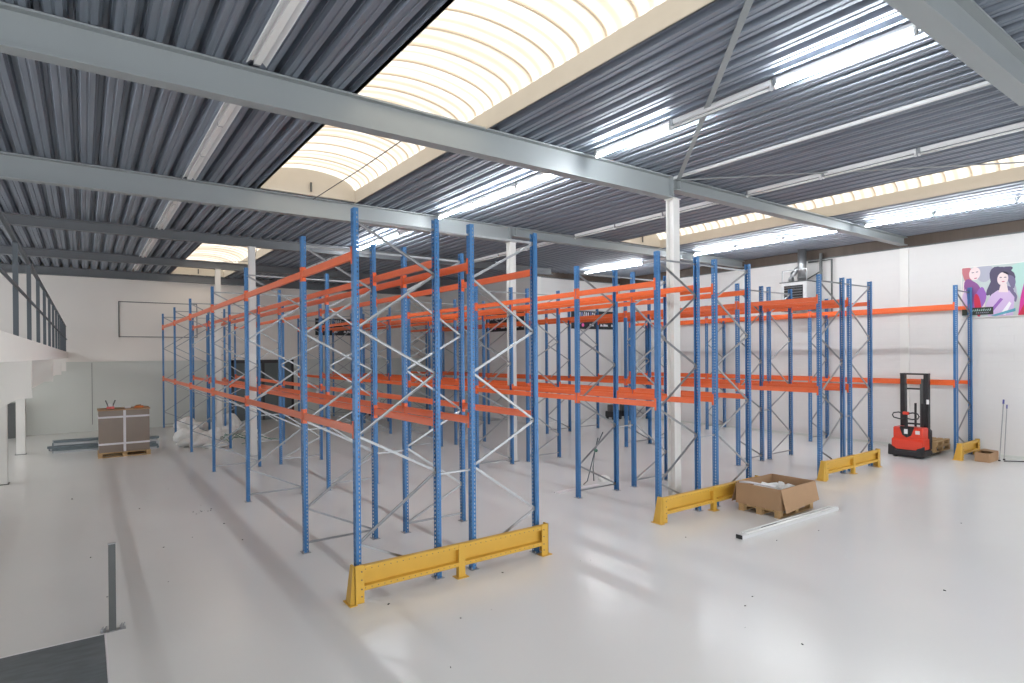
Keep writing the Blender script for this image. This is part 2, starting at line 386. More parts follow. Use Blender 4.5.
pz = lambda h: (.01, 0, h)
chain = [q(QN[0]), pz(PN[0]), q(QN[1]), pz(PN[1]), q(QN[2]), pz(PN[2]), q(QN[3]), pz(PN[3])]
DIAG = [bracemesh(a, b) for a, b in zip(chain, chain[1:])]
HORI = [bracemesh(pz(.13), q(.13)), bracemesh(pz(4.2), q(4.2))]
def frame(parent, xo, y, s):
    """upright frame: outer post at xo, inner at xo+s*FD"""
    fr = link('upright_frame', None, parent, (xo, y, 0)); rz = 0 if s > 0 else math.pi
    fr.rotation_euler = (0, 0, rz)
    link('post', POST, fr); link('post', POST, fr, (FD, 0, 0), math.pi)
    link('foot_plate', FOOT, fr); link('foot_plate', FOOT, fr, (FD, 0, 0), math.pi)
    for d_ in DIAG: link('diagonal_brace', d_, fr)
    for h_ in HORI: link('horizontal_brace', h_, fr)
BH = .094
bm_cache = {}
def beam_mesh(L):
    k = round(L, 3)
    if k not in bm_cache:
        w, h, t = .042, BH/2, .012
        prof = [(-w/2, -h), (w/2, -h), (w/2, h-.018), (w/2-t, h-.018), (w/2-t, h), (-w/2, h)]
        bm_cache[k] = MB().sweep(prof, (0, -L/2, 0), (0, L/2, 0)).mesh('beam', 'orange', bevel=.003, seg=1)
    return bm_cache[k]
def conn_mesh():
    # leg against the post side (normal Y) and leg over the post face (normal X); post lies towards +Y of the side leg
    m = MB().box(-.006, .050, -.004, 0, -.097, .097).box(-.006, -.002, -.004, .036, -.097, .097)
    for z in (-.08, -.03, .03, .08): m.tube([(-.006, .02, z), (-.010, .02, z)], .006, 6)
    return m.mesh('connector', 'orange')
CONN = conn_mesh()
LEV = [1.87, 3.81]
def beams(parent, xp, side, y0, y1):
    """xp: post centre x; side=-1: web faces -x"""
    ya, yb = y0+WY/2+.001, y1-WY/2-.001; L = yb-ya-.010
    for z in LEV:
        o = link('beam', beam_mesh(L), parent, (xp + side*(WX/2 - .020), (ya+yb)/2, z))
        if side > 0: o.rotation_euler = (0, 0, math.pi)
        off = .020
        # connectors in the beam's own frame: local -x is the aisle side
        X0 = -.020
        c1 = link('connector', CONN, o, (X0, L/2 + .005, 0))
        c2 = link('connector', CONN, o, (X0, -L/2 - .005, 0)); c2.scale = (1, -1, 1)
SPACER = MB().bar((0, 0, 0), (1, 0, 0), .022, .022).mesh('row_spacer', 'galv')
def run(root, xo, s, ys):
    for y in ys: frame(root, xo, y, s)
    for y0, y1 in zip(ys, ys[1:]):
        beams(root, xo, -s, y0, y1); beams(root, xo + s*FD, s, y0, y1)
def spacers(root, xa, xb, ys):
    for y in ys:
        for z in (1.25, 4.2):
            o = link('row_spacer', SPACER, root, (xa+WX/2, y, z)); o.scale = (xb-xa-WX, 1, 1)
YA = [6.35, 8.26, 11.77, 15.32, 18.87, 22.43, 25.98]
YCs = [6.35, 8.28, 11.87, 15.45, 18.99, 22.5, 26.0]
A = thing('pallet_rack', 'nearest tall blue and orange double pallet rack, on the left behind the longest yellow barrier', 'pallet rack', (3.7, 16, 0), 0, 'empty blue and orange pallet racks')
def rooted(root):
    return root
def mkrack(label, cxm):
    r = thing('pallet_rack', label, 'pallet rack', (0, 0, 0), 0, 'empty blue and orange pallet racks'); return r
A.location = (0, 0, 0)
run(A, 2.45, 1, YA); run(A, 4.965, -1, YA); spacers(A, 2.45+FD, 4.965-FD, YA)
B = mkrack('blue and orange double pallet rack in the middle, around the white steel column', 9)
run(B, 7.48, 1, YA); run(B, 10.0, -1, YA); spacers(B, 7.48+FD, 10.0-FD, YA)
Cc = mkrack('third blue and orange double pallet rack, right of the open cardboard box', 13)
run(Cc, 12.61, 1, YCs); run(Cc, 14.96, -1, YCs[:4]); spacers(Cc, 12.61+FD, 14.96-FD, YCs[:4])
D = mkrack('single blue and orange pallet rack standing against the right wall behind the red stacker', 18)
run(D, 17.64, 1, [5.50, 9.16, 12.79, 16.4])

# ---- yellow rack end barriers
def barrier(x0, x1, y, label, mid=True, h=.40):
    r = thing('rack_end_barrier', label, 'barrier', (0, 0, 0), 0, 'yellow rack end barriers')
    xs = [x0, (x0+x1)/2, x1] if mid else [x0, x1]
    z0, z1 = .13, h
    def rail(a, b):
        m = MB(); d_ = .05
        prof = [(.012, z0), (-.050, z0), (-.060, z0+.012), (-.060, z0+.055), (.0, z0+.062), (.0, z1-.062), (-.060, z1-.055), (-.060, z1-.012), (-.050, z1), (.012, z1)]
        m.add([(a, y+yy, z) for yy, z in prof] + [(b, y+yy, z) for yy, z in prof],
              [(i, (i+1) % 10, (i+1) % 10+10, i+10) for i in range(10)] + [tuple(range(10)), tuple(range(19, 9, -1))])
        n0 = len(m.f); x = a+.05
        while x < b-.03:
            for z in (z0+.033, z1-.033): m.tube([(x, y-.0612, z), (x, y-.0595, z)], .006, 6)
            x += .075
        me = m.mesh('rail', 'yellow'); me.materials.append(M['darkgrey'])
        for k, p_ in enumerate(me.polygons):
            if k >= n0: p_.material_index = 1
        link('rail', me, r)
    for a, b in zip(xs, xs[1:]): rail(a, b)
    for i, x in enumerate(xs):
        if i == 0 or i == len(xs)-1:
            s = -1 if i == 0 else 1
            m = MB()
            # front flange, and a side plate that widens towards its foot
            m.box(x-s*.11, x, y-.068, y-.056, .008, h+.02)
            xa = x + (0 if s < 0 else -.010); 
            m.add([(xa, y-.068, .008), (xa+.010, y-.068, .008), (xa+.010, y-.068, h+.02), (xa, y-.068, h+.02), (xa, y+.12, .008), (xa+.010, y+.12, .008), (xa+.010, y+.03, h+.02), (xa, y+.03, h+.02)],
                  [(0,1,2,3),(4,7,6,5),(0,4,5,1),(3,2,6,7),(0,3,7,4),(1,5,6,2)])
            if s < 0:
                m.add([(x, y-.068, .008), (x-.04, y-.040, .008), (x-.012, y-.050, h+.02), (x, y-.068, h+.02), (x, y+.10, .008), (x-.04, y+.10, .008), (x-.012, y+.03, h+.02), (x, y+.03, h+.02)],
                      [(0,1,2,3),(4,7,6,5),(0,4,5,1),(3,2,6,7),(1,5,6,2)])
            lg = m.build('end_leg', 'yellow', r)
            bm_ = MB()
            for z in (.08, .16, .26, .35): bm_.tube([(x-s*.08, y-.075, z), (x-s*.08, y-.066, z)], .008, 6)
            bm_.build('bolt', 'darkgrey', lg)
            MB().box(x-(.06 if s < 0 else .12), x+(.025 if s < 0 else .05), y-.09, y+(.13 if s < 0 else .03), 0, .008).build('foot_plate', 'yellow', lg)
        else:
            lg = MB().box(x-.045, x+.045, y-.066, y-.056, .008, h+.01).box(x-.045, x-.035, y-.056, y-.0, .008, h).box(x+.035, x+.045, y-.056, y-.0, .008, h).build('middle_leg', 'yellow', r)
            MB().box(x-.08, x+.08, y-.10, y+.03, 0, .008).build('foot_plate', 'yellow', lg)
    return r
barrier(2.345, 5.04, 6.235, 'longest looking yellow steel barrier, at the foot of the nearest rack')
barrier(7.365, 10.07, 6.235, 'yellow steel barrier partly hidden behind the open cardboard box')
barrier(12.49, 15.03, 6.235, 'yellow steel barrier right of the open cardboard box, at the third rack')
barrier(17.40, 18.66, 5.37, 'short yellow steel barrier at the right wall behind the small cardboard box', mid=False)

# ------------------------------------------------------------------ mezzanine on the left
mz = thing('mezzanine', 'white mezzanine floor along the left side on white beams and columns', 'mezzanine')
MB().box(XL+.05, -.45, 1.5, YB-.1, 2.67, 2.885).build('deck_slab', 'white', mz)
for y in (2.9, 8.06, 13.5, 18.58, 23.26):
    mb = MB().box(-6.4, -.45, y, y+.12, 2.27, 2.67)
    mb.add([(-.56, y, 2.27), (-1.3, y, 1.8), (-6.4, y, 1.8), (-6.4, y, 2.27), (-.56, y+.12, 2.27), (-1.3, y+.12, 1.8), (-6.4, y+.12, 1.8), (-6.4, y+.12, 2.27)],
           [(0,1,2,3),(4,7,6,5),(0,4,5,1),(1,5,6,2),(2,6,7,3),(3,7,4,0)])
    mb.build('cross_beam', 'white', mz)
for y in (16.55, 21.4):
    o = MB().box(-1.54, -1.34, y, y+.2, 0, 2.67).build('support_column', 'column', mz)
    MB().box(-1.57, -1.31, y-.03, y+.23, 0, .012).build('base_plate', 'darkgrey', o)
rl = thing('guard_railing', 'dark grey steel guard railing on the edge of the white mezzanine', 'railing')
y = 3.83; ys = []
while y < 26: ys.append(y); y += 1.69
for y in ys: MB().box(-.53, -.49, y-.02, y+.02, 2.885, 3.79).build('railing_post', 'railgrey', rl)
MB().tube([(-.51, 2.9, 3.80), (-.51, 26.2, 3.80)], .024, 10).build('top_rail', 'railgrey', rl)
MB().tube([(-.475, 2.9, 3.33), (-.475, 26.2, 3.33)], .014, 8).build('middle_rail', 'railgrey', rl)
tag(MB().box(-2.6, -1.88, 25.9, 26.4, 0, 1.13).box(-2.62, -1.86, 25.89, 26.41, 1.13, 1.16).box(-2.25, -2.235, 25.885, 25.9, .05, 1.1).build('steel_cabinet', 'darkgrey'), 'low dark grey cabinet standing under the mezzanine at the far wall', 'cabinet')

# framed panel on far wall
fp = thing('wall_frame', 'empty dark framed white panel high on the far wall', 'wall frame', (2.37, YB, 3.47))
MB().box(-1.28, 1.28, -.02, -.002, 0, 1.28).build('panel', 'backwall', fp)
g = .028
for n_, b_ in [('frame_side', (-1.28-g, -1.28, -.05, -.002, -g, 1.28+g)), ('frame_side', (1.28, 1.28+g, -.03, -.002, -g, 1.28+g)), ('frame_side', (-1.28, 1.28, -.03, -.002, -g, 0)), ('frame_side', (-1.28, 1.28, -.03, -.002, 1.28, 1.28+g))]:
    MB().box(*b_).build(n_, 'darkgrey', fp)

# ------------------------------------------------------------------ poster and banners
ps = thing('wall_poster', 'large colourful fashion poster of two models in purple on the right wall', 'poster', (XR-.04, 5.68, 3.56))
# local: u runs towards the camera (-Y), v up
def pz_(pts, lay): return [(-.004*lay, -u, v) for u, v in pts]
def blob(u, v, a, b, rot=0, n=22, wob=0):
    out = []
    for i in range(n):
        t = 2*math.pi*i/n; r_ = 1 + wob*math.sin(3*t+1.3)
        x, y_ = a*r_*math.cos(t), b*r_*math.sin(t)
        out.append((u + x*math.cos(rot)-y_*math.sin(rot), v + x*math.sin(rot)+y_*math.cos(rot)))
    return out
PW, PH = 1.95, 1.29
MB().box(-.02, 0.03, -PW-.02, .02, -.02, PH+.02).build('poster_board', 'white', ps)
cols = dict(bg=(.52, .58, .56), mint=(.45, .66, .60), hair=(.085, .07, .13), skin=(.80, .66, .66), lilac=(.62, .46, .68), purple=(.24, .08, .26), violet=(.30, .12, .45), magenta=(.62, .04, .30), redp=(.55, .02, .06), hairred=(.50, .16, .18), hairmid=(.17, .14, .25), greyf=(.42, .42, .50), dk=(.02, .03, .02), teal=(.10, .35, .45), lip=(.5, .12, .2), white_=(.85, .82, .84))
for k, c_ in cols.items(): flat('poster_'+k, c_)
ART = [0]
def art(name, pts, lay, k):
    ART[0] += 1; MB().poly([( -.0205-.0007*ART[0], -min(max(u, 0), PW), min(max(v, 0), PH)) for u, v in pts], .0012, (1, 0, 0)).build(name, 'poster_'+k, ps)
art('picture_area', [(0, 0), (PW, 0), (PW, PH), (0, PH)], 0, 'bg')
art('mint_patch', blob(1.25, 1.0, .35, .3), 1, 'mint'); art('mint_patch', blob(1.35, .5, .2, .5, .3), 1, 'mint')
art('painted_hair', blob(.46, 1.12, .20, .22, .4, wob=.1), 1, 'greyf'); art('painted_hair', blob(.12, 1.12, .12, .22, .2, wob=.1), 2, 'hairred')
art('painted_face', blob(.27, 1.12, .12, .17, -.1), 3, 'skin')
art('painted_lip', blob(.29, 1.00, .035, .014, .2, 10), 4, 'lip'); art('painted_eye', blob(.23, 1.15, .028, .010, .1, 10), 4, 'hair'); art('painted_eye', blob(.32, 1.16, .028, .010, .1, 10), 4, 'hair')
art('painted_shoulder', [(.02, .95), (.3, .90), (.5, .55), (.48, .2), (.1, .12), (.0, .5)], 2, 'skin')
art('painted_dress', blob(.22, .62, .17, .38, .15, wob=.12), 3, 'purple'); art('painted_dress', blob(.36, .42, .12, .34, -.3, wob=.12), 4, 'violet'); art('painted_dress', blob(.33, .30, .07, .3, .1), 5, 'redp')
art('painted_sleeve', [(.0, .55), (.08, .75), (.12, .4), (.2, .05), (.0, .05)], 4, 'lilac')
art('painted_hair', blob(.82, .92, .25, .33, .1, wob=.13), 2, 'hair'); art('painted_hair', blob(.66, .78, .10, .26, -.4, wob=.13), 2, 'hair'); art('painted_hair', blob(1.0, .68, .10, .30, .25, wob=.1), 2, 'greyf')
for u_, v_, a_, b_ in ((.63, .60, .07, .14), (.72, .52, .05, .12), (.70, .95, .08, .16), (1.02, .86, .07, .18), (.99, .60, .07, .16), (1.07, .48, .05, .14), (.78, 1.16, .10, .08), (.94, 1.15, .10, .08)): art('painted_hair', blob(u_, v_, a_, b_, .3, wob=.15), 2, 'hair' if u_ < .99 else 'hairmid')
art('painted_shoulder', [(.62, .55), (.75, .65), (.98, .62), (1.08, .45), (1.05, 0), (.55, 0), (.5, .3)], 3, 'lilac')
art('painted_neck', [(.76, .60), (.82, .82), (.93, .80), (.96, .58)], 4, 'skin')
art('painted_face', blob(.85, .93, .11, .165, -.08), 5, 'skin'); art('painted_eye', blob(.81, .965, .026, .011, -.05, 10), 6, 'hair'); art('painted_eye', blob(.90, .96, .026, .011, .05, 10), 6, 'hair'); art('painted_lip', blob(.86, .855, .032, .014, 0, 10), 6, 'lip')
art('painted_hair', [(.74, 1.05), (.80, 1.12), (.92, 1.12), (.98, 1.0), (.95, 1.08), (.86, 1.10), (.77, 1.06)], 6, 'hair')
art('painted_fold', [(.55, .1), (.8, .45), (.86, .42), (.6, .05)], 5, 'violet'); art('painted_fold', [(.8, .05), (.98, .35), (1.02, .3), (.9, .02)], 5, 'white_'); art('painted_fold', [(.6, .02), (1.1, .18), (1.1, .10), (.7, .0)], 6, 'teal')
art('painted_cloak', [(1.15, 0), (1.2, .45), (1.28, .85), (1.42, .98), (1.6, .9), (1.7, .4), (1.75, 0)], 3, 'magenta'); art('painted_cloak', [(1.15, 0), (1.3, .35), (1.5, .45), (1.5, 0)], 4, 'redp')
art('caption_bar', [(.0, .05), (.66, .05), (.66, .24), (.0, .24)], 7, 'dk')
for i in range(9): 
    u = .22 + i*.045; art('caption_stroke', [(u, .15), (u+.025, .19 + .01*(i % 3)), (u+.035, .185), (u+.012, .14)], 8, 'mint')
for i in range(7):
    u = .30 + i*.04; art('caption_stroke', [(u, .09), (u+.02, .12), (u+.028, .115), (u+.01, .085)], 8, 'greyf')

flat('banner_dark', (.022, .024, .028)); flat('banner_white', (.75, .75, .8)); flat('banner_pink', (.8, .12, .35)); flat('banner_blue', (.25, .3, .6))
def banner(loc, rz, w, label):
    r = thing('wall_banner', label, 'banner', loc, rz, 'dark advertising banners on the far walls')
    MB().box(0, w, -.03, -.003, 0, .75).build('banner_board', 'banner_dark', r)
    x = .28*w/2.3; k = 0; s = w/2.3
    while x < w*.62:
        b_ = MB().poly([(x, -.031, .50), (x+.02*s, -.031, .68), (x+.085*s, -.031, .68), (x+.065*s, -.031, .50)] if k % 3 else [(x, -.031, .50), (x+.05*s, -.031, .70), (x+.10*s, -.031, .70), (x+.06*s, -.031, .58), (x+.09*s, -.031, .50)], .003, (0, -1, 0))
        b_.build('painted_letter', 'banner_blue' if k % 4 == 2 else 'banner_white', r); x += .115*s; k += 1
    MB().poly([(.60*s + .075*math.cos(t*.4488), -.031, .16 + .075*math.sin(t*.4488)) for t in range(14)], .003, (0, -1, 0)).build('painted_disc', 'banner_pink', r)
    for x0, x1 in ((.95, 1.2), (1.55, 1.7), (1.72, 2.0), (2.18, 2.28)):
        MB().poly([(x0*s, -.031, .12), (x0*s+.03, -.031, .22), (x1*s-.02, -.031, .19), (x1*s, -.031, .12)], .003, (0, -1, 0)).build('painted_letter', 'banner_white', r)
banner((15.93, YC, 3.70), 0, 2.35, 'dark banner with white slanted lettering on the far corner wall facing the camera')
banner((XC, 21.35, 3.64), -math.pi/2, 2.7, 'dark banner with white lettering on the side wall left of the corner pilaster')
banner((8.35, YB, 3.6), 0, 1.9, 'dark banner high on the far wall, seen between the racks')

# ------------------------------------------------------------------ warm air heater with flue on the right wall
ht = thing('air_heater', 'light grey louvred warm air heater hung high on the right wall', 'heater', (18.22, 9.8, 4.0))
MB().box(-.32, .33, -.42, .42, 0, .86).build('casing', 'lightbody', ht, bevel=.01)
MB().box(-.345, .35, -.44, .44, .86, .885).build('top_lid', 'darkgrey', ht)
lv = MB().box(-.328, -.321, -.30, .30, .08, .76).build('louvre_recess', 'black', ht)
for k in range(8): MB().bar((-.34, -.29, .14+k*.08), (-.34, .29, .14+k*.08), .035, .008, (-.5, 0, 1)).build('louvre_blade', 'galv', lv)
MB().tube([(.05, -.08, .885), (.05, -.08, 1.9)], .125, 20).tube([(.05, -.08, 1.0), (.05, -.08, 1.03)], .135, 20).build('flue_pipe', 'galv', ht, smooth=True)
MB().tube([(.0, .24, .885), (.0, .24, 1.02), (.01, .20, 1.14), (.04, .10, 1.26), (.05, -.02, 1.34)], .085, 16).build('flue_elbow', 'galv', ht, smooth=True)
br_ = MB()
for yy in (-.40, .40): br_.box(-.30, .54, yy-.02, yy+.02, -.04, 0)
br_.build('wall_bracket', 'darkgrey', ht)
MB().box(-.27, -.25, .38, .40, .885, 1.25).box(-.27, -.25, -.38, .40, 1.23, 1.25).box(-.27, -.25, -.40, -.38, .885, 1.25).build('hanger_bar', 'galv', ht)
tag(MB().tube([(18.66, 9.0, 3.9), (18.66, 9.0, 5.53), (18.66, 9.72, 5.53)], .03, 10).tube([(18.6, 9.3, 4.9), (18.6, 9.3, 5.75)], .045, 10).tube([(18.6, 9.3, 5.2), (18.6, 9.75, 4.98)], .02, 8).build('gas_pipe', 'darkgrey'), 'dark vertical supply pipes on the right wall beside the heater', 'pipe')

# ------------------------------------------------------------------ electric stacker
st = thing('pallet_stacker', 'red and black electric pallet stacker standing by the right wall', 'stacker', (16.86, 6.32, 0))
# local x: towards the wall (forks), y across, faces -x
def rbox(x0, x1, y0, y1, z0, z1, name, m, par, bev=.02): return MB().box(x0, x1, y0, y1, z0, z1).build(name, m, par, bevel=bev, seg=3)
bd = MB().add([(-.02, -.37, .20), (.50, -.37, .20), (.50, .33, .20), (-.02, .33, .20), (-.02, -.37, .44), (.04, -.365, .49), (.50, -.365, .49), (.50, .325, .49), (.04, .325, .49), (-.02, .33, .44)],
              [(0,3,2,1),(0,1,6,5,4),(4,5,8,9),(5,6,7,8),(3,9,8,7,2),(0,4,9,3),(1,2,7,6)]).build('drive_cover', 'red', st, bevel=.018, seg=3)
rbox(.05, .40, -.355, .315, .47, .76, 'upper_cover', 'red', st, .02)
rbox(-.045, .56, -.39, .39, .035, .20, 'skirt', 'black', st, .03)
MB().add([(-.05, -.40, .04), (.02, -.41, .04), (.02, -.41, .32), (-.03, -.40, .30), (-.05, -.22, .04), (.02, -.22, .04), (.02, -.24, .26), (-.05, -.24, .22)], [(0,1,2,3),(4,7,6,5),(0,4,5,1),(3,2,6,7),(0,3,7,4),(1,5,6,2)]).build('bumper', 'black', st, bevel=.01)
MB().add([(-.05, .40, .04), (.02, .41, .04), (.02, .41, .32), (-.03, .40, .30), (-.05, .22, .04), (.02, .22, .04), (.02, .24, .26), (-.05, .24, .22)], [(0,1,2,3),(4,7,6,5),(0,4,5,1),(3,2,6,7),(0,3,7,4),(1,5,6,2)]).build('bumper', 'black', st, bevel=.01)
rbox(.40, .58, -.38, .38, .18, .70, 'battery_case', 'black', st, .02)
MB().add([(.045, -.16, .74), (.045, .16, .74), (.045, .10, .56), (.045, .0, .50), (.045, -.10, .56), (.065, -.16, .78), (.065, .16, .78), (.065, .10, .56), (.065, 0, .50), (.065, -.10, .56)],
         [(0,1,2,3,4),(5,9,8,7,6),(0,5,6,1),(1,6,7,2),(2,7,8,3),(3,8,9,4),(4,9,5,0)]).build('tiller_recess', 'black', st)
tl = MB().bar((.03, 0, .52), (.0, 0, 1.10), .07, .05, (1, 0, 0)).build('tiller_arm', 'black', st, bevel=.01)
MB().box(-.03, .05, -.07, .07, 1.08, 1.16).build('tiller_head', 'red', tl, bevel=.015)
for s in (-1, 1): MB().tube([(0, s*.06, 1.12), (-.01, s*.16, 1.14), (-.02, s*.27, 1.12), (-.02, s*.30, 1.06), (-.01, s*.27, 1.00), (.0, s*.14, .97), (.0, s*.04, .99)], .016, 8).build('hand_grip', 'black', tl, smooth=True)
MB().box(-.012, -.004, -.04, .04, .60, .72).build('sticker', 'whitemetal', tl)
MB().box(.043, .049, -.29, -.19, .60, .69).build('sticker', 'strap', st)
for s in (-1, 1):
    mp_ = MB().box(.44, .52, s*.265-.07, s*.265+.03, .10, 2.08).box(.52, .58, s*.265-.07, s*.265-.055, .10, 2.08).box(.52, .58, s*.265+.015, s*.265+.03, .10, 2.08).build('mast_upright', 'black', st)
    MB().box(.455, .53, s*.20-.025, s*.20+.025, .12, 1.98).build('inner_mast', 'darkgrey', st)
    MB().tube([(.47, s*.16, .5), (.47, s*.16, 1.85)], .016, 8).build('lift_cylinder', 'darkgrey', st)
MB().box(.44, .58, -.34, .30, 2.08, 2.12).box(.46, .50, -.29, .25, 1.70, 1.74).box(.46, .50, -.30, .30, .80, .84).build('mast_crossbar', 'black', st)
MB().box(.40, .44, -.30, -.20, .8, 1.35).box(.38, .42, -.09, -.05, .74, 1.36).build('valve_hose', 'black', st)
MB().box(.435, .44, -.36, -.30, 1.34, 1.46).build('sticker', 'whitemetal', st)
for s in (-1, 1): MB().box(.58, 1.62, s*.20-.07, s*.20+.07, .035, .085).build('fork', 'darkgrey', st, bevel=.008)
for s in (-1, 1):
    MB().tube([(.06, s*.26-.04, .07), (.06, s*.26+.04, .07)], .07, 16).build('wheel', 'darkgrey', st, smooth=True)
    MB().tube([(1.50, s*.20-.045, .04), (1.50, s*.20+.045, .04)], .04, 14).build('load_wheel', 'darkgrey', st, smooth=True)

# ------------------------------------------------------------------ pallets
def pallet(loc, rz, L, W, label, grp='wooden pallets', tilt=None):
    """L along local x, W along local y"""
    r = thing('wooden_pallet', label, 'pallet', loc, rz, grp)
    if tilt: r.rotation_euler = tilt
    h = .135
    for i in range(5):
        y_ = -W/2 + .05 + i*(W-.10)/4
        MB().box(-L/2, L/2, y_-.05, y_+.05, h-.02, h).build('top_board', 'wood', r)
    for x in (-L/2+.05, 0, L/2-.05):
        MB().box(x-.05, x+.05, -W/2, W/2, h-.042, h-.021).build('cross_board', 'wood', r)
        for y_ in (-W/2+.05, 0, W/2-.05): MB().box(x-.048, x+.048, y_-.048, y_+.048, .022, h-.043).build('block', 'wood', r)
    for y_ in (-W/2+.05, 0, W/2-.05): MB().box(-L/2, L/2, y_-.048, y_+.048, 0, .021).build('bottom_board', 'wood', r)
    return r
# open box pallet near the middle
pc = V((9.62, 5.60, 0)); prz = math.radians(1.0)
pallet(pc, prz, 1.08, .74, 'wooden pallet under the open cardboard box')
bx = thing('open_cardboard_box', 'large open cardboard box of white packing, on a pallet beside the yellow barrier', 'box', pc+V((0, 0, .137)), prz)
L, W, H_ = 1.12, .78, .34
def wallp(a, b, c, d_, name, m='card', t=.008):
    a, b, c, d_ = map(V, (a, b, c, d_)); nn = (b-a).cross(d_-a).normalized()
    MB().poly([a, b, c, d_], t, nn).build(name, m, bx)
for n_, q_ in [('side_panel', (-L/2, L/2, -W/2, -W/2+.008)), ('side_panel', (-L/2, L/2, W/2-.008, W/2)), ('side_panel', (-L/2, -L/2+.008, -W/2+.008, W/2-.008)), ('side_panel', (L/2-.008, L/2, -W/2+.008, W/2-.008))]:
    MB().box(*q_, 0, H_).build(n_, 'card', bx)
MB().box(-L/2+.01, L/2-.01, -W/2+.01, W/2-.01, 0, .01).build('bottom_panel', 'cardin', bx)
# folded down flaps hanging outside the walls
e = .01
wallp((-L/2-e, W/2, H_), (-L/2-e, -W/2, H_), (-L/2-.03, -W/2, .0), (-L/2-.03, W/2, .0), 'flap')
wallp((-L/2, -W/2-e, H_), (L/2, -W/2-e, H_), (L/2+.03, -W/2-.06, .02), (-L/2+.05, -W/2-.07, -.04), 'flap')
wallp((L/2+e, -W/2, H_), (L/2+e, W/2, H_), (L/2+.05, W/2, .02), (L/2+.05, -W/2, .02), 'flap')
wallp((L/2, W/2+e, H_), (-L/2, W/2+e, H_), (-L/2, W/2+.10, .0), (L/2, W/2+.10, .0), 'flap')
def lumpy(n, cx_, cy_, z, rx, ry, rz_, seed, amp=.28, sub=3):
    bm = bmesh.new(); bmesh.ops.create_icosphere(bm, subdivisions=sub, radius=1)
    rnd = random.Random(seed); ks = [(V((rnd.uniform(-1,1), rnd.uniform(-1,1), rnd.uniform(-1,1))).normalized(), rnd.uniform(3, 7), rnd.uniform(0, 6)) for _ in range(7)]
    for v in bm.verts:
        d_ = 1 + amp*sum(math.sin(k.dot(v.co)*fq+ph) for k, fq, ph in ks)/3
        v.co = V((v.co.x*rx*d_+cx_, v.co.y*ry*d_+cy_, max(v.co.z*rz_*d_, -rz_*.5)+z))
    me = bpy.data.meshes.new(n); bm.to_mesh(me); bm.free(); return me
def lump_obj(n, m, loc, r_, seed, label, cat='packing', group=None, parent=None, amp=.28):
    me = lumpy(n, 0, 0, r_[2]*.5, *r_, seed, amp); me.materials.append(M[m])
    o = link(n, me, parent, loc)
    if label: tag(o, label, cat, group)
    return o
fo = MB()
fill = tag(link('packing_foam', None, None, pc+V((0, 0, .15))), 'heap of crumpled white foam packing filling the open cardboard box', 'packing')
fill['kind'] = 'stuff'
vs, fs = [], []
for s_, (a, b_, z, rr) in enumerate([(-.30, -.15, .10, .20), (-.05, -.05, .14, .22), (.22, -.1, .12, .2), (-.25, .16, .12, .19), (.08, .18, .13, .2), (.34, .14, .08, .16), (-.42, .02, .14, .12), (.0, -.22, .14, .14)]):
    me = lumpy('x', a, b_, z, rr, rr*.8, .15, 40+s_, .35, 2)
    o_ = len(vs); vs += [tuple(v.co) for v in me.vertices]; fs += [tuple(i+o_ for i in p_.vertices) for p_ in me.polygons]; bpy.data.meshes.remove(me)
fm = bpy.data.meshes.new('foam_heap'); fm.from_pydata(vs, [], fs); fm.materials.append(M['foam']); link('foam_heap', fm, fill)
bpy.data.objects.remove(fill.children[0]) if False else None
# loose strip hanging over the left rim
tag(MB().tube([pc+V((-.60, .30, .50)), pc+V((-.57, .12, .515)), pc+V((-.52, -.05, .50)), pc+V((-.42, -.22, .47))], .018, 8).build('packing_strip', 'strap', None, smooth=True), 'white packing strip lying over the left rim of the open box', 'packing strip')

# white batten fitting lying on floor
fb = thing('loose_batten_light', 'long white light fitting lying on the floor in front of the open cardboard box', 'light fitting', (7.66, 5.02, 0), math.radians(-1.2))
Lb = 2.70
MB().sweep([(-.055, 0), (.055, 0), (.05, .045), (.028, .062), (-.028, .062), (-.05, .045)], (0, 0, .002), (Lb, 0, .002)).build('housing', 'lightbody', fb)
MB().tube([(.10, .035, .070), (Lb-.1, .035, .070)], .014, 8).build('lamp_tube', 'tubeoff', fb, smooth=True)
MB().tube([(.10, -.035, .070), (Lb-.1, -.035, .070)], .014, 8).build('lamp_tube', 'tubeoff', fb, smooth=True)
MB().box(-.012, .0, -.05, .05, .004, .06).build('end_cap', 'black', fb); MB().box(.55, .95, -.008, .008, .063, .074).build('ballast_cover', 'darkgrey', fb)
MB().box(Lb, Lb+.01, -.05, .05, .004, .06).build('end_cap', 'whitemetal', fb)

# wrapped pallet of cardboard, far left
pallet((.89, 19.60, 0), 0, 1.20, .78, 'wooden pallet under the wrapped brown cartons at the far left')
wc = thing('wrapped_carton_stack', 'tall brown carton load with crossed white straps, on a pallet at the far left', 'carton', (.89, 19.60, .137))
MB().box(-.58, .58, -.37, .37, 0, 1.12).build('carton', 'cardwrap', wc, bevel=.008)
MB().box(-.60, .60, -.39, .39, 1.12, 1.15).build('top_sheet', 'card', wc)
MB().box(-.6, .6, -.386, -.372, .60, .612).build('shadow_joint', 'darkgrey', wc) if False else None
for n_, q_ in [('strap', (-.03, .03, -.376, -.371, 0, 1.13)), ('strap', (-.585, .585, -.378, -.371, .20, .25)), ('strap', (-.585, .585, -.378, -.371, .92, .97)), ('strap', (-.588, -.581, -.37, .37, .92, .97)), ('strap', (-.588, -.581, -.37, .37, .20, .25))]:
    MB().box(*q_).build(n_, 'strap', wc)
top = 1.288
hp = thing('tape_dispenser', 'small red bottomed tool with two raised prongs, on the wrapped cartons', 'tool', (.58, 19.45, top))
MB().box(-.09, .09, -.06, .06, 0, .07).build('base', 'red', hp, bevel=.01)
